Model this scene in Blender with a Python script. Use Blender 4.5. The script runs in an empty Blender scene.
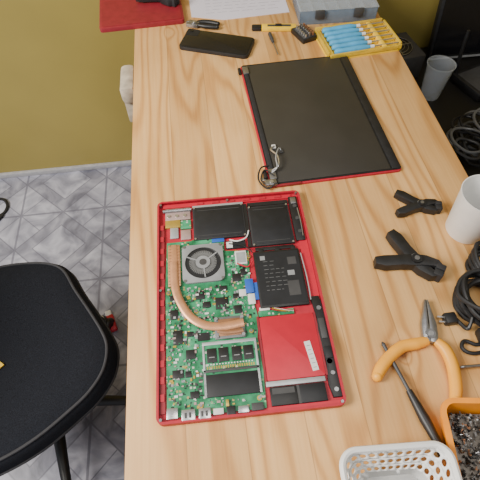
import bpy, bmesh, math, random
from mathutils import Matrix, Vector
random.seed(7)
TZ=.75
# ---------------------------------------------------------------- materials
def nt(name):
    m=bpy.data.materials.new(name); m.use_nodes=True
    t=m.node_tree; b=t.nodes['Principled BSDF']; return m,t,b
def mat(name,col,rough=.5,metal=0.,var=.12,scale=60,bump=0.,spec=.5,coat=0.,trans=0.,alpha=1.):
    m,t,b=nt(name); N,L=t.nodes,t.links
    tc=N.new('ShaderNodeTexCoord'); n=N.new('ShaderNodeTexNoise'); n.inputs['Scale'].default_value=scale; n.inputs['Detail'].default_value=4
    L.new(tc.outputs['Object'],n.inputs['Vector'])
    r=N.new('ShaderNodeValToRGB'); r.color_ramp.elements[0].position=.3; r.color_ramp.elements[1].position=.7
    r.color_ramp.elements[0].color=(*[c*(1-var) for c in col],1); r.color_ramp.elements[1].color=(*[min(1,c*(1+var)) for c in col],1)
    L.new(n.outputs['Fac'],r.inputs['Fac']); L.new(r.outputs['Color'],b.inputs['Base Color'])
    b.inputs['Roughness'].default_value=rough; b.inputs['Metallic'].default_value=metal
    b.inputs['Specular IOR Level'].default_value=spec; b.inputs['Coat Weight'].default_value=coat
    b.inputs['Transmission Weight'].default_value=trans; b.inputs['Alpha'].default_value=alpha
    if bump:
        bp=N.new('ShaderNodeBump'); bp.inputs['Strength'].default_value=bump; bp.inputs['Distance'].default_value=.001
        L.new(n.outputs['Fac'],bp.inputs['Height']); L.new(bp.outputs['Normal'],b.inputs['Normal'])
    return m
def math_(N,L,op,a,b=None,c=None):
    n=N.new('ShaderNodeMath'); n.operation=op
    for i,v in enumerate((a,b,c)):
        if v is None: continue
        if isinstance(v,(int,float)): n.inputs[i].default_value=v
        else: L.new(v,n.inputs[i])
    return n.outputs[0]
def ramp(N,L,fac,stops,interp='LINEAR'):
    r=N.new('ShaderNodeValToRGB'); r.color_ramp.interpolation=interp; e=r.color_ramp.elements
    while len(e)<len(stops): e.new(.5)
    for i,(p,c) in enumerate(stops): e[i].position=p; e[i].color=(*c,1) if len(c)==3 else c
    L.new(fac,r.inputs['Fac']); return r.outputs['Color']
def mixc(N,L,f,a,b,mode='MIX'):
    n=N.new('ShaderNodeMix'); n.data_type='RGBA'; n.blend_type=mode
    for i,v in ((0,f),(6,a),(7,b)):
        if isinstance(v,(int,float)): n.inputs[i].default_value=v
        elif isinstance(v,tuple): n.inputs[i].default_value=(*v,1)
        else: L.new(v,n.inputs[i])
    return n.outputs[2]
def comb(N,L,x,y,z):
    n=N.new('ShaderNodeCombineXYZ')
    for i,v in enumerate((x,y,z)):
        if isinstance(v,(int,float)): n.inputs[i].default_value=v
        else: L.new(v,n.inputs[i])
    return n.outputs[0]

WOOD_L=(.73,.45,.19); WOOD_M=(.63,.35,.125); WOOD_D=(.44,.205,.06)
def wood_mat():
    m,t,b=nt('pine_wood'); N,L=t.nodes,t.links
    tc=N.new('ShaderNodeTexCoord'); s=N.new('ShaderNodeSeparateXYZ'); L.new(tc.outputs['Object'],s.inputs[0])
    x,y=s.outputs[0],s.outputs[1]
    PW=.082
    idx=math_(N,L,'FLOOR',math_(N,L,'DIVIDE',math_(N,L,'ADD',x,.151),PW))
    wn=N.new('ShaderNodeTexWhiteNoise'); wn.noise_dimensions='1D'; L.new(idx,wn.inputs['W']); rnd=wn.outputs['Value']
    off=math_(N,L,'MULTIPLY',rnd,13.)
    v=comb(N,L,math_(N,L,'ADD',x,off),math_(N,L,'MULTIPLY',math_(N,L,'ADD',y,off),.11),idx)
    n1=N.new('ShaderNodeTexNoise'); n1.inputs['Scale'].default_value=9; n1.inputs['Detail'].default_value=1.5; L.new(v,n1.inputs['Vector'])
    kv=comb(N,L,x,math_(N,L,'MULTIPLY',y,.75),0.)
    vo=N.new('ShaderNodeTexVoronoi'); vo.inputs['Scale'].default_value=7.5; vo.inputs['Randomness'].default_value=1; L.new(kv,vo.inputs['Vector'])
    sc=N.new('ShaderNodeSeparateColor'); L.new(vo.outputs['Color'],sc.inputs[0])
    sel=math_(N,L,'GREATER_THAN',sc.outputs[0],.4)
    kd=vo.outputs['Distance']
    near=math_(N,L,'MULTIPLY',math_(N,L,'POWER',math_(N,L,'MAXIMUM',math_(N,L,'SUBTRACT',1.,math_(N,L,'MULTIPLY',kd,3.0)),0.),3.),sel)
    ph=math_(N,L,'ADD',math_(N,L,'MULTIPLY',n1.outputs['Fac'],75.),math_(N,L,'MULTIPLY',near,18.))
    ring=math_(N,L,'MULTIPLY_ADD',math_(N,L,'SINE',ph),.5,.5)
    n2=N.new('ShaderNodeTexNoise'); n2.inputs['Scale'].default_value=260; n2.inputs['Detail'].default_value=3
    L.new(comb(N,L,x,math_(N,L,'MULTIPLY',y,.03),idx),n2.inputs['Vector'])
    n3=N.new('ShaderNodeTexNoise'); n3.inputs['Scale'].default_value=5; n3.inputs['Detail'].default_value=5; L.new(tc.outputs['Object'],n3.inputs['Vector'])
    g=math_(N,L,'ADD',math_(N,L,'MULTIPLY',math_(N,L,'POWER',ring,2.6),.48),math_(N,L,'MULTIPLY',n2.outputs['Fac'],.5))
    c=ramp(N,L,g,[(.15,WOOD_L),(.5,WOOD_M),(1.,WOOD_D)])
    c=mixc(N,L,1.,c,ramp(N,L,rnd,[(0,(.88,.85,.82)),(1,(1.06,1.06,1.06))]),'MULTIPLY')
    c=mixc(N,L,1.,c,ramp(N,L,n3.outputs['Fac'],[(.3,(.88,.86,.84)),(.7,(1.06,1.06,1.06))]),'MULTIPLY')
    kf=math_(N,L,'MULTIPLY',ramp(N,L,kd,[(.035,(1,1,1)),(.085,(0,0,0))]),sel)
    c=mixc(N,L,math_(N,L,'MULTIPLY',kf,.75),c,(.20,.07,.018))
    fr=math_(N,L,'FRACT',math_(N,L,'DIVIDE',math_(N,L,'ADD',x,.151),PW))
    seam=math_(N,L,'LESS_THAN',math_(N,L,'ABSOLUTE',math_(N,L,'SUBTRACT',fr,.5)),.492)
    c=mixc(N,L,math_(N,L,'MULTIPLY',math_(N,L,'SUBTRACT',1.,seam),.38),c,(.16,.07,.02))
    L.new(c,b.inputs['Base Color']); b.inputs['Roughness'].default_value=.52; b.inputs['Specular IOR Level'].default_value=.35
    bp=N.new('ShaderNodeBump'); bp.inputs['Strength'].default_value=.12; bp.inputs['Distance'].default_value=.0006; L.new(g,bp.inputs['Height']); L.new(bp.outputs['Normal'],b.inputs['Normal'])
    return m

def tile_mat():
    m,t,b=nt('marble_tile'); N,L=t.nodes,t.links
    tc=N.new('ShaderNodeTexCoord'); s=N.new('ShaderNodeSeparateXYZ'); L.new(tc.outputs['Object'],s.inputs[0])
    x,y=s.outputs[0],s.outputs[1]; T=.33
    def cell(v,o): 
        q=math_(N,L,'DIVIDE',math_(N,L,'ADD',v,o),T); f=math_(N,L,'SUBTRACT',math_(N,L,'FRACT',q),.5); return math_(N,L,'ABSOLUTE',f),math_(N,L,'FLOOR',q),f
    ax,ix,fx=cell(x,10.0); ay,iy,fy=cell(y,10.05)
    mx=math_(N,L,'MAXIMUM',ax,ay); dia=math_(N,L,'ADD',ax,ay)
    grout=math_(N,L,'GREATER_THAN',mx,.488)
    def line(v,p,w): return math_(N,L,'LESS_THAN',math_(N,L,'ABSOLUTE',math_(N,L,'SUBTRACT',v,p)),w)
    l1=line(dia,.5,.010); l2=line(dia,.30,.008)
    l3=math_(N,L,'MULTIPLY',line(math_(N,L,'SUBTRACT',ax,ay),0.,.008),math_(N,L,'GREATER_THAN',dia,.5))
    lines=math_(N,L,'MAXIMUM',math_(N,L,'MAXIMUM',l1,l2),math_(N,L,'MAXIMUM',l3,grout))
    n=N.new('ShaderNodeTexNoise'); n.inputs['Scale'].default_value=9; n.inputs['Detail'].default_value=9; n.inputs['Distortion'].default_value=1.6; L.new(tc.outputs['Object'],n.inputs['Vector'])
    marble=ramp(N,L,n.outputs['Fac'],[(.3,(.15,.155,.20)),(.48,(.29,.295,.36)),(.7,(.47,.475,.55))])
    zone=math_(N,L,'ADD',math_(N,L,'MULTIPLY',math_(N,L,'GREATER_THAN',dia,.5),.5),math_(N,L,'MULTIPLY',math_(N,L,'LESS_THAN',dia,.30),.5))
    c=mixc(N,L,1.,marble,ramp(N,L,zone,[(0,(.78,.78,.80)),(.5,(1.1,1.1,1.1)),(1,(1.2,1.2,1.2))]),'MULTIPLY')
    c=mixc(N,L,math_(N,L,'MULTIPLY',lines,.65),c,(.10,.10,.14))
    L.new(c,b.inputs['Base Color']); b.inputs['Roughness'].default_value=.35
    return m

def pcb_mat():
    m,t,b=nt('circuit_board_green'); N,L=t.nodes,t.links
    tc=N.new('ShaderNodeTexCoord')
    v1=N.new('ShaderNodeTexVoronoi'); v1.distance='CHEBYCHEV'; v1.inputs['Scale'].default_value=210; L.new(tc.outputs['Object'],v1.inputs['Vector'])
    sc=N.new('ShaderNodeSeparateColor'); L.new(v1.outputs['Color'],sc.inputs[0])
    n=N.new('ShaderNodeTexNoise'); n.inputs['Scale'].default_value=45; n.inputs['Detail'].default_value=5; L.new(tc.outputs['Object'],n.inputs['Vector'])
    base=ramp(N,L,n.outputs['Fac'],[(.35,(.01,.13,.05)),(.5,(.025,.23,.10)),(.68,(.07,.35,.18))])
    spk=ramp(N,L,sc.outputs[0],[(0,(0,0,0)),(.70,(0,0,0)),(.72,(1,1,1)),(1,(1,1,1))],'CONSTANT')
    col=ramp(N,L,sc.outputs[1],[(0,(.02,.04,.03)),(.3,(.45,.5,.42)),(.6,(.25,.42,.22)),(.8,(.4,.3,.12))],'CONSTANT')
    inner=math_(N,L,'LESS_THAN',v1.outputs['Distance'],.33)
    c=mixc(N,L,math_(N,L,'MULTIPLY',spk,inner),base,col)
    L.new(c,b.inputs['Base Color']); b.inputs['Roughness'].default_value=.4
    return m

M={}
def mk():
    M['wood']=wood_mat(); M['tile']=tile_mat(); M['pcb']=pcb_mat()
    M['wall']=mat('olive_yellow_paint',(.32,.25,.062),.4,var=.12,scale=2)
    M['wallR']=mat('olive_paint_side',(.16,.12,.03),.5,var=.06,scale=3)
    M['base']=mat('skirting_tile',(.38,.38,.40),.4)
    M['oldwood']=mat('weathered_wood',(.42,.36,.28),.8,var=.3,scale=40,bump=.4)
    M['red']=mat('red_anodised_case',(.42,.012,.030),.5,var=.1,scale=120)
    M['reddk']=mat('dark_red_plastic',(.24,.014,.024),.5)
    M['red2']=mat('red_cover_plate',(.50,.012,.034),.45,var=.06)
    M['blk']=mat('black_plastic',(.012,.012,.013),.45,var=.3)
    M['blkm']=mat('black_matte',(.018,.018,.02),.7,var=.2)
    M['blk2']=mat('black_film',(.010,.011,.014),.5,var=.2)
    M['dgrey']=mat('dark_grey_plastic',(.05,.05,.052),.5)
    M['mgrey']=mat('mid_grey_metal',(.16,.165,.17),.45,metal=.3)
    M['panel']=mat('lid_panel_grey',(.036,.033,.028),.42,var=.1,scale=15)
    M['grey']=mat('grey_plastic',(.25,.26,.27),.5)
    M['lgrey']=mat('light_grey_metal',(.45,.47,.49),.45,metal=.5)
    M['silver']=mat('silver_metal',(.62,.62,.62),.3,metal=.9,scale=200)
    M['steel']=mat('tool_steel',(.35,.35,.36),.35,metal=.9,scale=200)
    M['copper']=mat('copper',(.62,.31,.16),.4,metal=.5,scale=80)
    M['copd']=mat('dark_copper',(.34,.17,.09),.45,metal=.5,scale=80)
    M['white']=mat('white_plastic',(.78,.78,.77),.45,var=.03)
    M['label']=mat('white_label',(.68,.68,.66),.6,var=.05)
    M['blue']=mat('blue_plastic',(.02,.10,.45),.45)
    M['cyan']=mat('sky_blue_handle',(.08,.38,.66),.4)
    M['yellow']=mat('yellow_plastic',(.85,.55,.03),.4)
    M['yclear']=mat('clear_yellow_case',(.85,.60,.06),.25,alpha=.55)
    M['orange']=mat('orange_bin_plastic',(.88,.30,.010),.4,var=.05)
    M['ohandle']=mat('orange_grip',(.85,.38,.03),.45,var=.05)
    M['clear']=mat('clear_plastic',(.72,.78,.84),.12,alpha=.24,var=.03)
    M['clearbox']=mat('frosted_blue_plastic',(.22,.28,.36),.25,alpha=.6,var=.1)
    M['paper']=mat('paper',(.66,.63,.72),.8,var=.03,scale=10)
    M['ink']=mat('ink',(.25,.25,.30),.8)
    M['fabric']=mat('black_mesh_fabric',(.014,.016,.022),.95,var=.6,scale=700,bump=.8,spec=.15)
    M['piping']=mat('fabric_piping',(.03,.031,.037),.7)
    M['glass']=mat('phone_glass',(.008,.008,.01),.12,var=.1)
    M['gold']=mat('connector_gold',(.55,.38,.08),.4,metal=.6)
    M['screwm']=mat('screw_pile_metal',(.20,.18,.16),.35,metal=.8)
    M['shelf']=mat('dark_shelf_laminate',(.010,.009,.008),.5,var=.3,scale=8)
    M['pink']=mat('pinkish_metal',(.50,.36,.34),.4,metal=.5)
mk()
# ---------------------------------------------------------------- mesh builder
class B:
    def __init__(s): s.bm=bmesh.new(); s.mats=[]
    def mi(s,k):
        if k not in s.mats: s.mats.append(k)
        return s.mats.index(k)
    def merge(s,t,k,X=None):
        i=s.mi(k)
        bmesh.ops.recalc_face_normals(t,faces=t.faces)
        for f in t.faces: f.material_index=i; f.smooth=True
        if X is not None: t.transform(X)
        me=bpy.data.meshes.new('t'); t.to_mesh(me); t.free(); s.bm.from_mesh(me); bpy.data.meshes.remove(me)
    def box(s,x0,x1,y0,y1,z0,z1,k,bev=0,X=None):
        t=bmesh.new(); bmesh.ops.create_cube(t,size=1)
        for v in t.verts: v.co=Vector(((x0+x1)/2+v.co.x*(x1-x0),(y0+y1)/2+v.co.y*(y1-y0),(z0+z1)/2+v.co.z*(z1-z0)))
        if bev: bmesh.ops.bevel(t,geom=t.edges[:],offset=bev,segments=2,affect='EDGES',profile=.5)
        s.merge(t,k,X)
    def prism(s,poly,z0,z1,k,bev=0,X=None):
        t=bmesh.new(); vs=[t.verts.new((x,y,z0)) for x,y in poly]; f=t.faces.new(vs)
        r=bmesh.ops.extrude_face_region(t,geom=[f])
        up=[v for v in r['geom'] if isinstance(v,bmesh.types.BMVert)]
        for v in up: v.co.z=z1
        if bev:
            ed=[e for e in t.edges if abs(e.verts[0].co.z-z1)<1e-7 and abs(e.verts[1].co.z-z1)<1e-7]
            bmesh.ops.bevel(t,geom=ed,offset=bev,segments=2,affect='EDGES',profile=.5)
        s.merge(t,k,X)
    def lathe(s,prof,k,X=None,seg=24):
        t=bmesh.new(); rings=[]
        for r,h in prof:
            if r<1e-6: rings.append([t.verts.new((0,0,h))])
            else: rings.append([t.verts.new((r*math.cos(2*math.pi*i/seg),r*math.sin(2*math.pi*i/seg),h)) for i in range(seg)])
        for a,b in zip(rings,rings[1:]):
            for i in range(seg):
                j=(i+1)%seg
                if len(a)==1 and len(b)==1: continue
                if len(a)==1: t.faces.new((a[0],b[i],b[j]))
                elif len(b)==1: t.faces.new((a[i],a[j],b[0]))
                else: t.faces.new((a[i],a[j],b[j],b[i]))
        s.merge(t,k,X)
    def cyl(s,x,y,z0,z1,r,k,seg=20,r2=None):
        r2=r if r2 is None else r2
        s.lathe([(0,z0),(r,z0),(r2,z1),(0,z1)],k,Matrix.Translation((x,y,0)),seg)
    def tube(s,pts,r,k,seg=8,sub=6,closed=False,fz=1.,X=None):
        P=[Vector(p) for p in pts]; n=len(P)
        rr=r if isinstance(r,(list,tuple)) else [r]*n
        Q=[];R=[]
        segs=n if closed else n-1
        for i in range(segs):
            if closed: a,b,c,d=P[(i-1)%n],P[i],P[(i+1)%n],P[(i+2)%n]
            else: a,b,c,d=P[max(i-1,0)],P[i],P[i+1],P[min(i+2,n-1)]
            for j in range(sub):
                u=j/sub
                Q.append(.5*((2*b)+(c-a)*u+(2*a-5*b+4*c-d)*u*u+(3*b-a-3*c+d)*u**3)); R.append(rr[i]*(1-u)+rr[(i+1)%n]*u)
        if not closed: Q.append(P[-1]); R.append(rr[-1])
        t=bmesh.new(); rings=[]; m=len(Q); up=Vector((0,0,1))
        for i in range(m):
            if closed: tg=(Q[(i+1)%m]-Q[i-1])
            else: tg=Q[min(i+1,m-1)]-Q[max(i-1,0)]
            tg.normalize()
            sd=tg.cross(up)
            if sd.length<.05: sd=tg.cross(Vector((0,1,0)))
            sd.normalize(); nn=sd.cross(tg)
            rings.append([t.verts.new(Q[i]+R[i]*(math.cos(2*math.pi*q/seg)*sd+math.sin(2*math.pi*q/seg)*nn*fz)) for q in range(seg)])
        for i in range(m if closed else m-1):
            a,b=rings[i],rings[(i+1)%m]
            for q in range(seg): t.faces.new((a[q],a[(q+1)%seg],b[(q+1)%seg],b[q]))
        if not closed: t.faces.new(rings[0]); t.faces.new(rings[-1][::-1])
        s.merge(t,k,X)
    def ribbon(s,pts,w,z0,z1,k,bev=0,X=None):
        P=[Vector(p) for p in pts]; n=len(P); l=[];r=[]
        ww=w if isinstance(w,(list,tuple)) else [w]*n
        for i in range(n):
            tg=(P[min(i+1,n-1)]-P[max(i-1,0)]).normalized(); nn=Vector((-tg.y,tg.x))*ww[i]/2
            l.append(P[i]+nn); r.append(P[i]-nn)
        s.prism([tuple(v) for v in r+l[::-1]],z0,z1,k,bev,X)
    def sph(s,c,r,k,sc=(1,1,1)):
        t=bmesh.new(); bmesh.ops.create_uvsphere(t,u_segments=14,v_segments=8,radius=r)
        for v in t.verts: v.co=Vector((c[0]+v.co.x*sc[0],c[1]+v.co.y*sc[1],c[2]+v.co.z*sc[2]))
        s.merge(t,k)
    def done(s,name,loc=(0,0,0),rz=0.):
        s.bm.normal_update()
        for e in s.bm.edges:
            if len(e.link_faces)==2 and e.calc_face_angle(0)>math.radians(38): e.smooth=False
        me=bpy.data.meshes.new(name); s.bm.to_mesh(me); s.bm.free()
        for k in s.mats: me.materials.append(M[k])
        o=bpy.data.objects.new(name,me); bpy.context.scene.collection.objects.link(o)
        o.location=loc; o.rotation_euler=(0,0,rz); return o
def rrect(x0,x1,y0,y1,r,n=6):
    o=[]
    for cx,cy,a0 in((x1-r,y1-r,0),(x0+r,y1-r,90),(x0+r,y0+r,180),(x1-r,y0+r,270)):
        for i in range(n+1):
            a=math.radians(a0+90*i/n); o.append((cx+r*math.cos(a),cy+r*math.sin(a)))
    return o
def along(p,q):
    p,q=Vector(p),Vector(q); d=(q-p); return Matrix.Translation(p)@d.to_track_quat('Z','Y').to_matrix().to_4x4(), d.length

# ---------------------------------------------------------------- room
b=B(); b.box(-2.6,1.45,-1.6,1.5,-.05,0,'tile'); b.done('floor')
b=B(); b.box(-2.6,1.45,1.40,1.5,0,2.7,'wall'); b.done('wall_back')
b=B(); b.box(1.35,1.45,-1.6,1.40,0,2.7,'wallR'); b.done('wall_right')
b=B(); b.box(-2.6,1.35,1.385,1.40,0,.022,'base',.002); b.done('baseboard_back')

# ---------------------------------------------------------------- workbench
b=B(); b.box(-.151,.495,-.35,1.385,TZ-.032,TZ,'wood',.0025)
for x0,x1 in((-.13,-.06),(.40,.47)):
    for y0,y1 in((-.30,-.23),(1.28,1.35)): b.box(x0,x1,y0,y1,0,TZ-.032,'wood',.003)
b.box(-.12,-.08,-.23,1.28,TZ-.112,TZ-.032,'wood',.003); b.box(.42,.46,-.23,1.28,TZ-.112,TZ-.032,'wood',.003)
b.box(-.188,-.152,.90,1.0,TZ-.06,TZ-.010,'oldwood',.012)
b.box(-.185,-.08,.91,.97,TZ-.12,TZ-.05,'oldwood',.004)
b.done('workbench')

# ---------------------------------------------------------------- laptop base
def mm(*a): return [v/1000. for v in a]
b=B(); W,H=.256,.380
def bx(x0,x1,y0,y1,z0,z1,k,bev=0): b.box(*mm(x0,x1,y0,y1,z0,z1),k,bev/1000.)
b.prism(rrect(0,W,0,H,.010),0,.004,'red')
rim=rrect(0,W,0,H,.010); inn=rrect(.0035,W-.0035,.0035,H-.0035,.007)
t=bmesh.new()
a=[t.verts.new((x,y,.004)) for x,y in rim]; a2=[t.verts.new((x,y,.0125)) for x,y in rim]
c=[t.verts.new((x,y,.004)) for x,y in inn]; c2=[t.verts.new((x,y,.0125)) for x,y in inn]
n=len(rim)
for i in range(n):
    j=(i+1)%n
    for p,q in((a,a2),(a2,c2),(c2,c)): t.faces.new((p[i],p[j],q[j],q[i]))
b.merge(t,'red')
bx(3,253,3,377,4,6,'red')
bx(238,252,160,372,6,8,'red2'); bx(10,240,366,374,6,9,'red2'); bx(4,12,14,330,6,9,'reddk'); bx(150,253,4,8,6,9,'red2')
for y in range(30,330,24): bx(5,11,y,y+10,9,10.2,'red')
for x in range(70,236,28): bx(x,x+12,368,373,9,10.4,'red')
bx(14,58,338,364,6,10,'pink',1); b.tube([(x/1000,.358,.0105) for x in(10,36,60)],.0035,'steel')
for x in(20,34,48): b.cyl(x/1000,.346,.010,.0118,.003,'silver',10)
bx(14,40,322,338,6,10.5,'gold',.5); bx(40,58,318,336,6,9.5,'pcb'); bx(22,36,300,322,6,9,'lgrey',.5); bx(40,57,296,316,6,8.5,'pink',.5)
pc=[(14,8),(148,8),(150,60),(148,110),(153,140),(146,190),(152,262),(112,266),(112,286),(60,292),(16,292),(13,205)]
b.prism([(x/1000,y/1000) for x,y in pc],.006,.0078,'pcb')
bx(58,92,284,293,6,8.6,'pcb')
def frame(x0,x1,y0,y1):
    bx(x0,x1,y0,y1,6,11,'blkm',1); bx(x0+3,x1-3,y0+3,y1-3,11,11.6,'blk2',.3)
    for (x,y) in((x0+3,y0+2),(x1-3,y0+2),(x0+3,y1-2),(x1-3,y1-2)): b.cyl(x/1000,y/1000,.0108,.0125,.0018,'silver',8)
    bx(x0+8,x1-8,y0+7,y0+8,11.6,11.8,'dgrey'); bx(x0+8,x1-8,y1-9,y1-8,11.6,11.8,'dgrey')
frame(62,152,291,361); frame(159,231,268,352)
bx(62,152,362,366,6,9.5,'lgrey'); bx(152,158,268,360,6,10,'blk'); bx(160,232,354,362,6,9.5,'blk'); bx(163,228,259,266,6,9,'blk',.5)
bx(234,250,272,368,6,11,'blk',2)
for y in(290,318,345): b.cyl(.243,y/1000,.011,.0122,.0035,'dgrey',12)
bx(237,247,350,364,11,12.5,'steel',.5); b.tube([(.2465,.280,.0115),(.2475,.31,.0118),(.2465,.34,.0115)],.0008,'silver',6)
bx(158,234,153,256,6,11.5,'blk',1.2); bx(161,231,157,252,11.5,11.8,'blk2')
random.seed(3)
for r in range(8):
    y=182+r*7.5; x=172
    while x<(200 if r<6 else 186):
        w=random.uniform(3,8); bx(x,x+w,y,y+.8,11.7,11.95,'mgrey'); x+=w+random.uniform(2,4)
bx(206,224,170,196,11.7,12.,'dgrey'); bx(209,220,206,215,11.7,12.0,'grey'); bx(212,226,226,240,11.7,12.,'dgrey')
bx(168,176,238,246,11.7,12.,'grey')
for x in(168,195,222):bx(x,x+8,254,262,6,10,'blk',.8)
b.tube([(.236,.246,.011),(.238,.20,.011),(.237,.16,.011)],.0009,'lgrey',6)
bx(154,208,141,150,6,8.2,'pcb'); bx(156,172,150,155,8,10.5,'label',.4)
for i in range(6): b.tube([(.172+i*.0014,.153,.0095),(.180+i*.003,.148,.0112),(.196+i*.003,.1455,.0085)],.0006,['red','blk','yellow','blk','white','red'][i],5)
bx(139,152,182,207,8,11,'blue',.6); bx(128,139,178,190,8,10,'label',.4); bx(141,152,163,181,8,9.6,'label',.5); bx(152,158,170,200,7,9,'blue')
bx(92,113,284,291,8.5,9.6,'blue',.3); bx(115,148,268,284,7.8,9,'blk2'); bx(116,126,270,282,9,9.6,'label')
bx(128,147,236,262,7.8,10,'label',.8); bx(130,145,239,259,10,10.3,'lgrey')
b.tube([(.122,.286,.010),(.135,.281,.0115),(.150,.286,.012),(.156,.30,.012)],.0012,'white',6); b.tube([(.12,.278,.01),(.14,.272,.012),(.153,.262,.012),(.157,.255,.012)],.0011,'blk',6)
b.tube([(.130,.238,.0105),(.146,.229,.0115),(.155,.238,.012)],.0011,'red2',6)
# fan
b.prism(rrect(.041,.109,.209,.281,.010),.0078,.0118,'grey',.0006)
cx,cy=75,245
b.lathe([(0,.0119),(.0275,.0119),(.028,.0124),(.029,.0124),(.0295,.0118)],'blk2',Matrix.Translation((cx/1000,cy/1000,0)),40)
for i in range(41):
    a=2*math.pi*i/41; p0=(cx/1000+.011*math.cos(a),cy/1000+.011*math.sin(a)); p1=(cx/1000+.0225*math.cos(a+.38),cy/1000+.0225*math.sin(a+.38))
    b.ribbon([p0,p1],.0022,.0119,.0126,'mgrey')
b.cyl(cx/1000,cy/1000,.0119,.0135,.012,'grey',28); b.cyl(cx/1000,cy/1000,.0135,.0138,.006,'dgrey',24)
for a in(35,155,275):
    a=math.radians(a); b.ribbon([(cx/1000+.011*math.cos(a),cy/1000+.011*math.sin(a)),(cx/1000+.0285*math.cos(a),cy/1000+.0285*math.sin(a))],.0022,.0126,.0132,'grey')
for x,y in((45,213),(105,213),(45,277),(105,277)): b.cyl(x/1000,y/1000,.0118,.013,.0024,'steel',10)
# fins & heat pipe
bx(18,38,206,284,7.8,12.2,'copper',.6)
for i in range(13): bx(19,37,209+i*6,210+i*6,12.1,12.5,'copd')
bx(24,33,206,284,12.2,13.0,'copper',.3)
b.tube([(.028,.250,.0125),(.029,.206,.0125),(.036,.178,.0125),(.050,.152,.0125),(.070,.136,.0125),(.096,.130,.0125),(.130,.133,.0125)],.0066,'copper',10,8,fz=.33)
b.tube([(.090,.124,.0122),(.105,.120,.0122),(.128,.121,.0122)],.0035,'copd',10,6,fz=.38)
bx(86,131,111,146,7.8,10.6,'mgrey',.8); bx(92,125,115,142,10.6,11.2,'copd',.5); bx(60,78,112,124,8,9.2,'blk')
for x,y in((89,115),(128,115),(89,143),(128,143)): b.cyl(x/1000,y/1000,.0106,.0126,.0026,'silver',10)
# memory module in its slot
bx(66,145,66,108,7.8,10.0,'pcb'); bx(66,145,103,108,10,11.2,'lgrey',.5); bx(66,145,63,67,7.8,11,'dgrey',.4)
bx(66,69,63,108,7.8,11,'lgrey',.3); bx(142,145,63,108,7.8,11,'lgrey',.3)
for x in(72,89,108,125):
    bx(x,x+14,77,98,10,11.1,'blk',.3); bx(x+3,x+11,84,85.2,11.1,11.2,'grey')
for i in range(21): bx(71+i*3.3,72.8+i*3.3,68,72,10,10.15,'gold')
for i in range(16): bx(72+i*4.2,74+i*4.2,73.5,75,10,10.7,'label')
bx(66,145,60,63,7.8,10,'pcb'); bx(69,142,29,60,7.8,10.4,'blk2',.5); bx(66,69,29,62,7.8,10.6,'silver'); bx(142,145,29,62,7.8,10.6,'silver')
for x,y,w,h in((90,160,20,20),(118,150,12,14),(70,165,12,10),(120,206,14,14),(20,150,12,16),(24,110,14,22),(42,86,14,14),(22,60,16,12),(44,120,10,8),(118,176,10,8),(46,30,12,10),(98,192,12,8),(60,180,14,14),(20,182,9,9),(40,60,9,9),(134,216,8,12)):
    bx(x,x+w,y,y+h,7.8,9.2,'blk',.3)
random.seed(11)
occ=[(62,148,26,112),(84,134,108,146),(36,114,200,290),(14,40,200,290)]
k=0
while k<620:
    x=random.uniform(15,146); y=random.uniform(16,262)
    if any(a<x<c_ and d<y<e for a,c_,d,e in occ): continue
    w,h=random.choice([(2,1.2),(1.2,2),(3,2),(2.5,4),(3.5,3.5),(1.4,1.4),(5,3)])
    bx(x,x+w,y,y+h,7.8,7.8+random.uniform(.5,1.6),random.choice(['blk','lgrey','label','gold','dgrey','silver','pcb','grey','pink','pcb'])); k+=1
for x,y in((18,196),(18,90),(60,20),(140,22),(60,160),(140,120),(150,250)): 
    b.cyl(x/1000,y/1000,.0078,.0088,.0035,'gold',12); b.cyl(x/1000,y/1000,.0088,.0098,.002,'steel',8)
# ports on the near edge
bx(14,29,6,20,7,12,'silver',.5); bx(34,52,2,16,7,12.6,'silver',.6); bx(57,73,2,16,7,12.6,'silver',.6); bx(76,90,6,14,7,10,'label',.4); bx(94,106,2,15,7,12.4,'blk',.8); bx(110,124,5,14,7,10,'silver',.4); bx(128,144,6,16,7,10,'dgrey',.4)
for x in(38,44,60,66): bx(x,x+3,5,12,12.6,12.9,'dgrey')
bx(94,98,15,24,7,11,'gold',.3)
# red bay
b.prism(rrect(.153,.236,.043,.139,.003),.006,.0092,'red2',.0006)
bx(150,153,40,141,6,10,'reddk'); bx(236,239,43,139,6,10,'reddk'); 
X=Matrix.Translation((.221,.073,0))@Matrix.Rotation(math.radians(7),4,'Z')
b.box(-.0045,.0045,-.022,.022,.0092,.0096,'label',0,X)
for i in range(6): b.box(-.0025,.0025,-.018+i*.0065,-.017+i*.0065,.0096,.0098,'grey',0,X)
b.cyl(.245,.062,.006,.0105,.004,'lgrey',12)
bx(151,234,35,42,6,10.5,'lgrey',.6); bx(155,192,9,34,6,10,'blk',.8); bx(196,232,9,34,6,10,'blk2',.8); bx(192,196,9,34,6,9,'dgrey'); bx(158,189,24,32,10,10.4,'dgrey')
b.prism([(x/1000,y/1000) for x,y in[(237,166),(250,166),(253,150),(253,12),(240,12),(237,30),(240,60),(238,110),(240,130)]],.006,.0105,'blk',.0008)
bx(241,250,96,128,10.5,12,'dgrey',.8); bx(241,251,66,84,10.5,12.2,'blk2',.8); b.cyl(.246,.145,.0105,.012,.0035,'steel',12); b.cyl(.246,.045,.0105,.012,.003,'steel',12); b.cyl(.246,.022,.0105,.012,.003,'lgrey',12)
for x,y in((6,372),(250,374),(6,6),(250,5),(125,371),(6,200)): b.cyl(x/1000,y/1000,.006,.0132,.0022,'steel',8)
rz=-.020
def corner(cx,cy,rz,w=.256,h=.38): return (cx-(w/2*math.cos(rz)-h/2*math.sin(rz)),cy-(w/2*math.sin(rz)+h/2*math.cos(rz)),TZ)
o=b.done('disassembled_laptop_base',corner(.0275,.3325,rz,.2615,.387),rz); o.scale=(1.0215,1.018,1)

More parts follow.
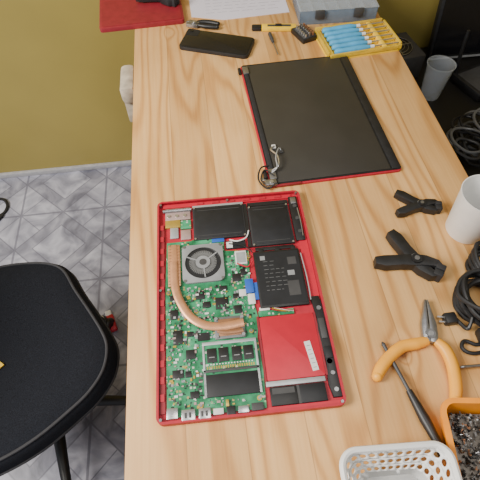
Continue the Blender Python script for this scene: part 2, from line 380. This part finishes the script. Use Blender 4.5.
# ---------------------------------------------------------------- laptop lid
b=B()
b.prism(rrect(0,W,0,H,.008),0,.005,'red',.0008)
b.prism(rrect(.003,W-.0005,.003,H-.001,.006),.005,.0065,'blk')
bx(16,234,6,374,6.5,7.6,'panel',.6); bx(237,254,5,375,6.5,7.9,'blk',.8)
bx(5,14,14,366,6.5,8.5,'blkm',1)
for y in(14,342):
    bx(3,16,y,y+26,6.5,11,'steel',1); b.tube([(-.004,(y+4)/1000,.008),(-.004,(y+22)/1000,.008)],.004,'blk',10)
bx(2,60,-1,3,1,6.5,'reddk',.5)
bx(-8,14,0,14,4,11,'steel',1.2); b.cyl(.004,.007,.010,.0125,.004,'silver',12)
b.tube([(.010,.035,.010),(.024,.042,.016),(.026,.066,.018),(.018,.088,.013),(.026,.098,.012)],.0017,'silver',8)
b.tube([(.008,.030,.010),(.020,.036,.017),(.022,.060,.020),(.034,.090,.013),(.038,.086,.010)],.0013,'lgrey',8)
b.tube([(.006,.05,.009),(-.010,.045,.010),(-.018,.02,.006),(-.006,-.004,.006),(.012,.002,.012)],.0016,'blk',8)
b.tube([(.012,.02,.011),(-.004,.036,.014),(-.014,.018,.009),(-.008,.006,.008)],.0013,'blk',8)
bx(22,30,94,104,7.6,11,'label',.8); bx(34,42,80,88,7.6,10,'dgrey',.6); bx(-12,-4,16,24,0,7,'silver',.8)
o=b.done('laptop_lid',corner(.2365,.7385,.030,.260,.382),.030); o.scale=(1.016,1.005,1)

# ---------------------------------------------------------------- red panel + tools at the far end
b=B(); X=Matrix.Translation((-.135,1.245,TZ))@Matrix.Rotation(math.radians(3),4,'Z')
b.prism(rrect(-.11,.11,-.115,.125,.008),0,.011,'reddk',.001,X); b.prism(rrect(-.104,.104,-.109,.119,.006),.011,.012,'reddk',.0,X)
b.done('red_laptop_cover')

def spring_clamp(name,loc,rz,s=1.,f=1.4,op=1.):
    b=B(); T=.020*s
    for sg in(1,-1):
        arm=[(-.060,.034*op),(-.045,.027*op),(-.022,.013*op),(-.004,.003),(.016,-.007),(.034,-.011),(.044,-.006)]
        arm=[(x*s,y*sg*s) for x,y in arm]
        b.ribbon(arm,[w*s*f for w in(.010,.015,.014,.016,.014,.010,.006)],(.002 if sg>0 else .0045)*s,(T if sg>0 else T*1.12),'blk',.0012*s)
        b.box(.034*s,.050*s,(-.0125 if sg>0 else .0008)*s,(-.0008 if sg>0 else .0125)*s,0,T*1.15,'blkm',.0015*s)
    b.cyl(0,0,0,T*1.3,.009*s,'blk',16); b.cyl(0,0,T*1.3,T*1.36,.0045*s,'steel',12)
    b.tube([(.010*s*math.cos(a),.010*s*math.sin(a),T*(.5+.05*i)) for i,a in enumerate([j*.7 for j in range(14)])],.0014*s,'steel',6,3)
    return b.done(name,loc,rz)
spring_clamp('spring_clamp',(.374,.460,TZ),math.radians(-15),.72)
spring_clamp('spring_clamp',(.322,.345,TZ),math.radians(-38),.94,1.45,1.1)
spring_clamp('spring_clamp',(-.075,1.235,TZ+.0125),math.radians(-35),1.0)
def pliers(name,piv,jaw,h1,h2,hk,wid=.011,z=TZ):
    b=B(); piv=Vector(piv); jaw=Vector(jaw); d=(jaw-piv).normalized(); n=Vector((-d.y,d.x))
    for sg in(1,-1):
        b.ribbon([tuple(piv-d*.012+n*sg*.004),tuple(piv+n*sg*.005),tuple(piv+d*.018+n*sg*.006),tuple(piv+(jaw-piv)*.65+n*sg*.0035),tuple(jaw+n*sg*.0015)],[.010,.013,.0105,.006,.0025],.003,.011,'steel',.001)
    b.cyl(piv.x,piv.y,.002,.0135,.0075,'steel',18); b.cyl(piv.x,piv.y,.0135,.0145,.004,'silver',14)
    for h in(h1,h2):
        b.tube([(piv.x,piv.y,.007)]+[(x,y,.007) for x,y in h[:1]],.004,'steel',8)
        P=[(x,y,.0075) for x,y in h]; k=len(P)
        b.tube(P,[wid*.42]+[wid*.58]*(k-2)+[wid*.5],hk,12,6,fz=.9)
        b.sph((P[-1][0],P[-1][1],.0075),wid*.5,hk)
    return b.done(name,(0,0,z))
pliers('long_nose_pliers',(.303,.221),(.317,.277),[(.296,.212),(.278,.210),(.256,.208),(.234,.196),(.217,.182),(.207,.170)],[(.309,.210),(.317,.197),(.319,.178),(.316,.158),(.310,.138),(.304,.126)],'ohandle',.0155)
pliers('side_cutters',(.005,1.118),(-.015,1.128),[(.013,1.112),(.030,1.104),(.048,1.098),(.062,1.094)],[(.011,1.124),(.03,1.124),(.05,1.118),(.066,1.110)],'blk',.011)

# ---------------------------------------------------------------- paper, phone
b=B()
b.prism([(-.005,1.375),(.262,1.375),(.262,1.15),(.085,1.138),(.0,1.165)],0,.0012,'paper')
random.seed(5)
for r in range(12):
    y=1.175+r*.016; x=.04
    while x<.23:
        w=random.uniform(.01,.03); b.box(x,x+w,y,y+.0010,.0012,.0014,'ink'); x+=w+.008
b.done('paper_sheet',(0,0,TZ))
b=B(); b.prism(rrect(-.089,.089,-.041,.041,.012),0,.009,'blk',.002); b.prism(rrect(-.085,.085,-.038,.038,.010),.009,.0098,'glass',.0005)
b.prism(rrect(-.088,-.055,.012,.039,.005),.009,.0102,'blk2'); b.cyl(-.076,.030,.0102,.0112,.005,'glass'); b.tube([(-.02,.0415,.0045),(.02,.0415,.0045)],.0012,'dgrey')
b.done('smartphone',(.056,1.026,TZ),math.radians(-22))

# ---------------------------------------------------------------- screwdrivers
def driver(name,p,q,hf,rh,rs,kh,ks='steel'):
    b=B(); P=(p[0],p[1],TZ+rh); Q=(q[0],q[1],TZ+rh); X,L_=along(P,Q); h=L_*hf
    b.lathe([(0,0),(rh*.8,.001),(rh,.006),(rh*.82,h*.3),(rh,h*.55),(rh*.75,h*.85),(rh*.6,h),(0,h)],kh,X,10)
    b.lathe([(0,h),(rs,h),(rs,L_-.006),(rs*1.2,L_-.004),(rs*.4,L_),(0,L_)],ks,X,10)
    return b.done(name)
driver('soldering_iron',(.264,.056),(.229,.219),.55,.0075,.0028,'blk','dgrey')
driver('screwdriver',(.43,.164),(.328,.168),.62,.008,.0022,'blk')
driver('precision_screwdriver',(.192,1.052),(.198,.957),.45,.005,.0015,'dgrey')
b=B(); b.box(-.045,.045,-.011,.011,0,.011,'yellow',.003); b.box(-.07,-.044,-.010,.010,.001,.010,'blk',.003); b.box(.045,.066,-.008,.006,.004,.0052,'silver')
b.box(-.03,.03,-.004,.004,.011,.0118,'dgrey'); b.box(-.01,.006,-.005,.005,.0118,.014,'blk',.001)
b.done('utility_knife',(.220,1.072,TZ),math.radians(-8))

# ---------------------------------------------------------------- parts organiser
b=B(); b.box(-.1,.1,-.065,.065,0,.003,'clearbox')
for x0,x1,y0,y1 in((-.1,.1,-.065,-.062),(-.1,.1,.062,.065),(-.1,-.097,-.065,.065),(.097,.1,-.065,.065)): b.box(x0,x1,y0,y1,0,.036,'clearbox',.0008)
for i in range(1,6): b.box(-.1+i*.0333,-.0985+i*.0333,-.062,.062,.003,.033,'clearbox')
for y in(-.02,.02): b.box(-.097,.097,y-.0008,y+.0008,.003,.033,'clearbox')
b.box(-.102,.102,-.067,.067,.036,.0385,'clear',.0008)
for x in(-.05,.05): b.box(x-.012,x+.012,-.072,-.065,.016,.038,'dgrey',.0015)
random.seed(9)
for i in range(18):
  for j in range(3):
    if random.random()<.75:
        cx=-.083+(i%6)*.0333; cy=-.041+j*.041; b.box(cx-.009,cx+.007,cy-.013+random.uniform(-.003,.003),cy+.01,.003,.003+random.uniform(.006,.02),random.choice(['dgrey','blk','steel','dgrey','blue','blk']),.001)
b.done('parts_organizer_box',(.378,1.145,TZ),math.radians(-2))
b=B(); b.box(-.03,.03,-.022,.022,0,.012,'blk',.002); b.box(-.026,.026,-.018,.018,.012,.0125,'dgrey')
for i in range(6): b.cyl(-.021+i*.0085,0,.0125,.022,.0028,'steel',8); b.cyl(-.021+i*.0085,-.010,.0125,.018,.0028,'silver',8); b.cyl(-.021+i*.0085,.010,.0125,.020,.0028,'copd',8)
b.done('bit_holder',(.278,1.033,TZ),math.radians(-70))
# ---------------------------------------------------------------- screwdriver set
b=B(); b.prism(rrect(-.095,.095,-.062,.062,.014),0,.004,'yellow',.001)
for y0,y1,x0,x1 in((-.062,-.057,-.09,.09),(.057,.062,-.09,.09)): b.box(x0,x1,y0,y1,.004,.016,'yclear',.001)
b.box(.089,.094,-.052,.052,.004,.016,'yclear',.001); b.box(-.094,-.089,-.052,.052,.004,.016,'yclear',.001)
b.box(-.088,-.078,-.056,.056,.004,.010,'yellow',.001); b.box(.045,.055,-.056,.056,.004,.014,'yellow',.001)
for i in range(6):
    y=-.046+i*.0185
    X,L_=along((-.076,y,.0125),(.087,y,.0125))
    b.lathe([(0,0),(.005,.001),(.0078,.006),(.0066,.02),(.0078,.045),(.0078,.072),(.0045,.090),(0,.09)],'cyan',X,10)
    b.lathe([(0,.09),(.0045,.09),(.0045,.100),(0,.10)],'white',X,10)
    b.lathe([(0,.09),(.002,.09),(.002,L_),(0,L_)],'silver',X,8)
b.done('precision_screwdriver_set',(.402,.990,TZ),math.radians(6))

# ---------------------------------------------------------------- white cup
b=B(); b.lathe([(0,0),(.031,0),(.033,.003),(.041,.095),(.0418,.097),(.0405,.097),(.0395,.094),(.0315,.005),(0,.005)],'white',None,40)
b.tube([(.036,.0,.075),(.055,.0,.078),(.062,.0,.055),(.050,.0,.030),(.034,.0,.026)],.0045,'white',10,X=Matrix.Rotation(math.radians(-40),4,'Z'))
b.done('white_mug',(.436,.404,TZ))

# ---------------------------------------------------------------- cables
b=B(); random.seed(21)
for i in range(9):
    cx,cy=.398+random.uniform(-.004,.008),.262+random.uniform(-.006,.006); rx=.038+random.uniform(-.012,.004); ry=.042+random.uniform(-.014,.004); ph=random.random()*6
    b.tube([(cx+rx*math.cos(a+ph)*random.uniform(.9,1.05),cy+ry*math.sin(a+ph)*random.uniform(.9,1.05),.006+i*.0042+.004*math.sin(2*a)) for a in[j*math.pi/5 for j in range(10)]],.0036,'blk',8,5,closed=True)
for i in range(4):
    cx,cy=.437,.322+i*.002; rx=.030-i*.003; ry=.026+i*.002
    b.tube([(cx+rx*math.cos(a),cy+ry*math.sin(a),.006+i*.006+.003*math.sin(2*a+i)) for a in[j*math.pi/5 for j in range(10)]],.0036,'blk',8,5,closed=True)
b.tube([(.37,.235,.02),(.362,.222,.010),(.356,.232,.007),(.352,.240,.007)],.003,'blk',8)
b.box(.333,.352,.233,.251,0,.014,'blk',.003); b.tube([(.335,.238,.007),(.325,.240,.007)],.0016,'silver'); b.tube([(.335,.246,.007),(.325,.248,.007)],.0016,'silver')
b.tube([(.40,.225,.012),(.388,.205,.006),(.368,.198,.005),(.352,.206,.005),(.344,.196,.005),(.356,.186,.005),(.39,.188,.005),(.44,.192,.005),(.488,.188,.005)],.003,'blk',8)
b.box(.372,.425,.196,.220,0,.020,'blk',.005)
b.done('coiled_power_cable',(0,0,TZ))

# ---------------------------------------------------------------- orange bin with screws
def open_bin(b,w,d,h,tap,r,th,k,X=None,rimw=.004):
    def ring(o,z): return [(x,y,z) for x,y in rrect(-w/2+o,w/2-o,-d/2+o,d/2-o,max(r-o,.003))]
    L=[ring(tap,0),ring(0,h-.004),ring(-rimw,h-.004),ring(-rimw,h),ring(th,h),ring(tap+th,th)]
    t=bmesh.new(); V=[[t.verts.new(p) for p in q] for q in L]
    for a,c in zip(V,V[1:]):
        n=len(a)
        for i in range(n): t.faces.new((a[i],a[(i+1)%n],c[(i+1)%n],c[i]))
    t.faces.new(V[0]); t.faces.new(V[-1]); b.merge(t,k,X)
b=B(); open_bin(b,.135,.135,.040,.008,.016,.003,'orange')
b.prism(rrect(-.056,.056,-.056,.056,.01),.003,.018,'screwm')
random.seed(4)
for i in range(560):
    x,y=random.uniform(-.055,.055),random.uniform(-.055,.055); z=.019+random.uniform(0,.006); a=random.random()*6.3; l=random.uniform(.003,.006)
    k=random.choice(['screwm','steel','blk','dgrey','silver','copd','blk','blue' if random.random()<.25 else 'grey','blk'])
    p=(x,y,z); q=(x+l*math.cos(a),y+l*math.sin(a),z+random.uniform(-.001,.002))
    X,L_=along(p,q); b.lathe([(0,0),(.0022,0),(.0018,.0012),(.0009,.0013),(.0008,L_),(0,L_)],k,X,6)
b.done('orange_screw_bin',(.328,.044,TZ),math.radians(-8))

# ---------------------------------------------------------------- white perforated basket
def basket():
    b=B(); w,d,h=.134,.150,.046; tap=.026
    def path(o):
        P=rrect(-w/2+o,w/2-o,-d/2+o,d/2-o,.020,8); P.append(P[0]); 
        Ls=[0]
        for p,q in zip(P,P[1:]): Ls.append(Ls[-1]+math.dist(p,q))
        return P,Ls
    def at(s,t):
        o=tap*(1-t)**1.0; P,Ls=path(o); v=(s%1.)*Ls[-1]
        for i in range(len(P)-1):
            if Ls[i+1]>=v:
                f=(v-Ls[i])/max(Ls[i+1]-Ls[i],1e-9); return Vector((P[i][0]+(P[i+1][0]-P[i][0])*f,P[i][1]+(P[i+1][1]-P[i][1])*f,h*t))
        return Vector((P[-1][0],P[-1][1],h*t))
    t=bmesh.new(); NC=42
    def quad(s0,s1,t0,t1,n=2):
        for i in range(n):
            a=s0+(s1-s0)*i/n; c=s0+(s1-s0)*(i+1)/n
            t.faces.new([t.verts.new(at(*p)) for p in((a,t0),(c,t0),(c,t1),(a,t1))])
    rows=[(.18,.40),(.42,.64),(.66,.88)]
    for i in range(NC):
        s0,s1=i/NC,(i+1)/NC
        quad(s0,s1,0,.18); quad(s0,s1,.40,.42); quad(s0,s1,.64,.66); quad(s0,s1,.88,1.)
        for (t0,t1) in rows:
            cs,ct=(s0+s1)/2,(t0+t1)/2; hs,ht=(s1-s0)/2,(t1-t0)/2
            K=16; inn=[];out=[]
            for q in range(K):
                a=2*math.pi*q/K+math.pi/4; ca,sa=math.cos(a),math.sin(a); mx=max(abs(ca),abs(sa))
                inn.append(t.verts.new(at(cs+hs*.70*ca,ct+ht*.64*sa))); out.append(t.verts.new(at(cs+hs*ca/mx,ct+ht*sa/mx)))
            for q in range(K): t.faces.new((out[q],out[(q+1)%K],inn[(q+1)%K],inn[q]))
    bmesh.ops.remove_doubles(t,verts=t.verts,dist=.00005)
    t.faces.new([t.verts.new((x,y,0)) for x,y in rrect(-w/2+tap,w/2-tap,-d/2+tap,d/2-tap,.012)])
    b.merge(t,'white')
    P=[(x,y,h) for x,y in rrect(-w/2,w/2,-d/2,d/2,.020,8)]
    b.tube(P,.0035,'white',8,1,closed=True)
    return b
b=basket(); o=b.done('white_perforated_basket',(.185,-.002,TZ+.001),math.radians(-3))
md=o.modifiers.new('s','SOLIDIFY'); md.thickness=.0012; md.offset=0

# ---------------------------------------------------------------- office chair
b=B(); SH=.45
out=[(-.543,.650),(-.48,.652),(-.419,.643),(-.378,.618),(-.343,.557),(-.302,.492),(-.266,.430),(-.253,.388),(-.260,.337),(-.288,.292),(-.328,.256),(-.39,.210),(-.459,.176),(-.55,.150),(-.64,.150),(-.71,.18),(-.745,.26),(-.755,.38),(-.745,.50),(-.70,.59),(-.63,.635)]
cx,cy=-.505,.39
def cr(P,sub=5):
    n=len(P);o=[]
    P=[Vector(p) for p in P]
    for i in range(n):
        a,b_,c,d=P[i-1],P[i],P[(i+1)%n],P[(i+2)%n]
        for j in range(sub):
            u=j/sub; v=.5*((2*b_)+(c-a)*u+(2*a-5*b_+4*c-d)*u*u+(3*b_-a-3*c+d)*u**3); o.append((v.x,v.y))
    return o
O=cr(out); t=bmesh.new(); rings=[]
for sc,z in((.90,SH-.075),(.985,SH-.065),(1.0,SH-.045),(.995,SH-.022),(.965,SH-.006),(.92,SH),(.75,SH+.004),(.5,SH+.001),(.2,SH-.003)):
    rings.append([t.verts.new((cx+(x-cx)*sc,cy+(y-cy)*sc,z)) for x,y in O])
for a,c in zip(rings,rings[1:]):
    n=len(a)
    for i in range(n): t.faces.new((a[i],a[(i+1)%n],c[(i+1)%n],c[i]))
t.faces.new(rings[0]); t.faces.new(rings[-1]); b.merge(t,'fabric')
b.tube([(cx+(x-cx)*.945,cy+(y-cy)*.945,SH-.002) for x,y in O[::2]],.0035,'piping',8,2,closed=True)
b.tube([(cx+(x-cx)*1.0,cy+(y-cy)*1.0,SH-.048) for x,y in O[::2]],.0035,'piping',8,2,closed=True)
b.prism([(-.512,.375),(-.499,.388),(-.487,.378),(-.500,.366)],SH-.001,SH+.0025,'yellow')
b.box(cx-.10,cx+.10,cy-.08,cy+.08,SH-.105,SH-.072,'blk',.006)
b.cyl(cx,cy,.09,SH-.10,.025,'blk',20); b.cyl(cx,cy,.07,.16,.034,'blk',20)
for i in range(5):
    a=math.radians(-5-72*i); ex,ey=cx+.28*math.cos(a),cy+.28*math.sin(a)
    b.tube([(cx,cy,.11),(cx+.14*math.cos(a),cy+.14*math.sin(a),.095),(ex,ey,.075)],[.020,.015,.011],'blk',10)
    b.cyl(ex,ey,.05,.075,.008,'steel',10)
    for sg in(-1,1):
        X=Matrix.Translation((ex-math.sin(a)*sg*.014,ey+math.cos(a)*sg*.014,.025))@Matrix.Rotation(a,4,'Z')@Matrix.Rotation(math.pi/2,4,'X')
        b.lathe([(0,-.008),(.022,-.008),(.025,-.004),(.025,.004),(.022,.008),(0,.008)],'blk',X,20)
    b.box(ex-.012,ex+.012,ey-.012,ey+.012,.02,.055,'blk',.003)
b.tube([(-.62,.39,SH-.09),(-.80,.39,SH-.08),(-.86,.39,SH+.05),(-.87,.39,SH+.25)],[.016]*4,'blk',10)
X=Matrix.Translation((-.85,.39,SH+.32))@Matrix.Rotation(math.radians(90),4,'Z')@Matrix.Rotation(math.radians(90),4,'X')
b.prism(rrect(-.21,.21,-.18,.22,.09),-.025,.025,'fabric',.012,X)
b.done('office_chair')

# small things on the floor
b=B(); b.tube([(-.87+.05*math.cos(a),1.22+.05*math.sin(a),.006+.002*math.sin(3*a)) for a in[j*math.pi/5 for j in range(10)]],.006,'blk',8,5,closed=True)
b.tube([(-.83,1.18,.007),(-.87,1.13,.007),(-.96,1.10,.007)],.006,'blk'); b.done('floor_cable')
b=B(); b.box(-.014,.014,-.03,.03,0,.018,'red2',.004); b.box(-.010,.010,.03,.05,0,.014,'white',.003); b.cyl(0,-.01,.018,.024,.007,'blk'); b.done('plastic_clip',(-.380,.655,0),.3)

# ---------------------------------------------------------------- low cabinet & clutter at right
CZ=.45
b=B(); b.box(.53,1.30,.15,1.385,CZ-.03,CZ,'shelf',.003); b.box(.55,1.28,.17,1.38,.0,CZ-.03,'shelf',.002)
for i in range(3): b.box(.535,.55,.2+i*.39,.56+i*.39,.05,CZ-.05,'dgrey',.003); b.box(.525,.536,.34+i*.39,.42+i*.39,.30,.31,'steel',.002)
b.done('low_cabinet')
b=B(); b.lathe([(0,0),(.028,0),(.030,.002),(.041,.115),(.0435,.117),(.0435,.119),(.040,.119),(.029,.004),(0,.004)],'clear',None,36)
b.done('clear_plastic_cup',(.740,1.120,CZ))
def brick(name,loc,rz,w,d,h,k='blk'):
    b=B(); b.box(-w/2,w/2,-d/2,d/2,0,h,k,min(h*.25,.008)); b.box(-w*.2,w*.2,-d*.2,d*.2,h,h+.0006,'grey')
    for i in range(4): b.box(w*.32,w*.45,-d*.35+i*d*.18,-d*.3+i*d*.18,h,h+.0012,'steel')
    b.tube([(w/2,0,h/2),(w/2+.02,.01,h/2),(w/2+.03,.03,.006),(w/2+.02,.05,.005)],.0035,'blk'); return b.done(name,loc,rz)
brick('power_adapter',(.61,.98,CZ),.3,.06,.12,.035)
brick('power_adapter',(.585,.80,CZ),-.1,.055,.12,.03)
brick('power_adapter',(1.05,.98,CZ),1.2,.07,.14,.035)
b=B(); b.box(-.075,.075,-.07,.07,0,.085,'dgrey',.003); b.cyl(0,0,.085,.0865,.055,'blk',32)
for r in(.015,.028,.041,.053): b.tube([(r*math.cos(j*math.pi/6),r*math.sin(j*math.pi/6),.088) for j in range(12)],.0013,'steel',6,3,closed=True)
b.box(-.055,.055,-.002,.002,.087,.0895,'steel'); b.box(-.002,.002,-.055,.055,.087,.0895,'steel')
for i in range(5): b.tube([(-.075,-.02+i*.01,.03),(-.10,-.02+i*.012,.02),(-.105,-.05+i*.01,.006),(-.09,-.085+i*.004,.005)],.0025,['blk','red','blk','yellow','white'][i],6)
b.done('power_supply_unit',(.655,1.275,CZ),.15)
b=B(); b.box(-.10,.10,-.065,.065,.0,.03,'blk',.006); b.box(-.09,.09,-.05,.05,.03,.0315,'dgrey',.001)
for x in(-.085,.085): b.tube([(x,.06,.02),(x*1.05,.07,.09),(x*1.1,.075,.17)],[.007,.006,.005],'blk',10)
for i in range(6): b.cyl(-.06+i*.014,-.03,.0315,.0325,.002,'cyan',8)
b.done('wifi_router',(.95,1.16,CZ),.35)
b=B(); random.seed(33)
for i in range(14):
    cx,cy=.77+random.uniform(-.045,.05),.88+random.uniform(-.06,.055); r=random.uniform(.035,.07); ph=random.random()*6
    b.tube([(cx+r*math.cos(a+ph)*random.uniform(.75,1.1),cy+r*math.sin(a+ph),.006+i*.005+.012*random.random()) for a in[j*math.pi/4 for j in range(8)]],.004,random.choice(['blk','blk','blk','dgrey','mgrey']),7,5,closed=True)
b.done('cable_tangle',(0,0,CZ))
b=B(); b.box(-.14,.14,-.10,.10,0,.07,'blkm',.01); b.box(-.142,.142,-.102,.102,.033,.037,'dgrey',.001)
b.tube([(-.04,-.102,.04),(-.04,-.125,.045),(.04,-.125,.045),(.04,-.102,.04)],.005,'blk'); b.box(-.09,-.07,-.106,-.10,.025,.05,'steel',.001); b.box(.07,.09,-.106,-.10,.025,.05,'steel',.001)
b.done('tool_case',(.75,.60,CZ),.1)
b=B(); X=Matrix.Translation((1.00,1.31,CZ+.004))@Matrix.Rotation(math.radians(-12),4,'X')
b.box(-.20,.20,-.012,.012,0,.24,'blk',.004,X); b.box(-.19,.19,-.0135,-.012,.015,.23,'glass',0,X); b.box(-.20,.20,-.0145,-.012,0,.006,'grey',0,X); b.done('computer_monitor')

# ---------------------------------------------------------------- light
w=bpy.data.worlds.new('World'); bpy.context.scene.world=w; w.use_nodes=True
bg=w.node_tree.nodes['Background']; bg.inputs[0].default_value=(.88,.92,1,1); bg.inputs[1].default_value=.46
def area(name,loc,tgt,size,e,col):
    l=bpy.data.lights.new(name,'AREA'); l.energy=e; l.size=size; l.color=col
    o=bpy.data.objects.new(name,l); bpy.context.scene.collection.objects.link(o); o.location=loc
    o.rotation_euler=(Vector(tgt)-Vector(loc)).to_track_quat('-Z','Y').to_euler(); return o
area('window_light',(-1.5,.1,2.0),(.15,.5,.7),.8,80,(1,.94,.85))
area('overhead_fill',(.3,.1,2.6),(.15,.4,.7),.8,12,(1,.94,.85))  # weak fill light from above the bench, no fixture modelled

# ---------------------------------------------------------------- camera
cam=bpy.data.cameras.new('Camera'); co=bpy.data.objects.new('Camera',cam); bpy.context.scene.collection.objects.link(co)
cam.sensor_width=36; cam.sensor_height=36; cam.sensor_fit='HORIZONTAL'; cam.lens=442.93196/480*36; cam.clip_start=.02
pit,yaw,rol=.97424,-.09587,-.02960
R=Matrix.Rotation(yaw,4,'Z')@Matrix.Rotation(math.pi/2-pit,4,'X')@Matrix.Rotation(rol,4,'Z')
co.matrix_world=Matrix.Translation((0,0,1.39207))@R
bpy.context.scene.camera=co
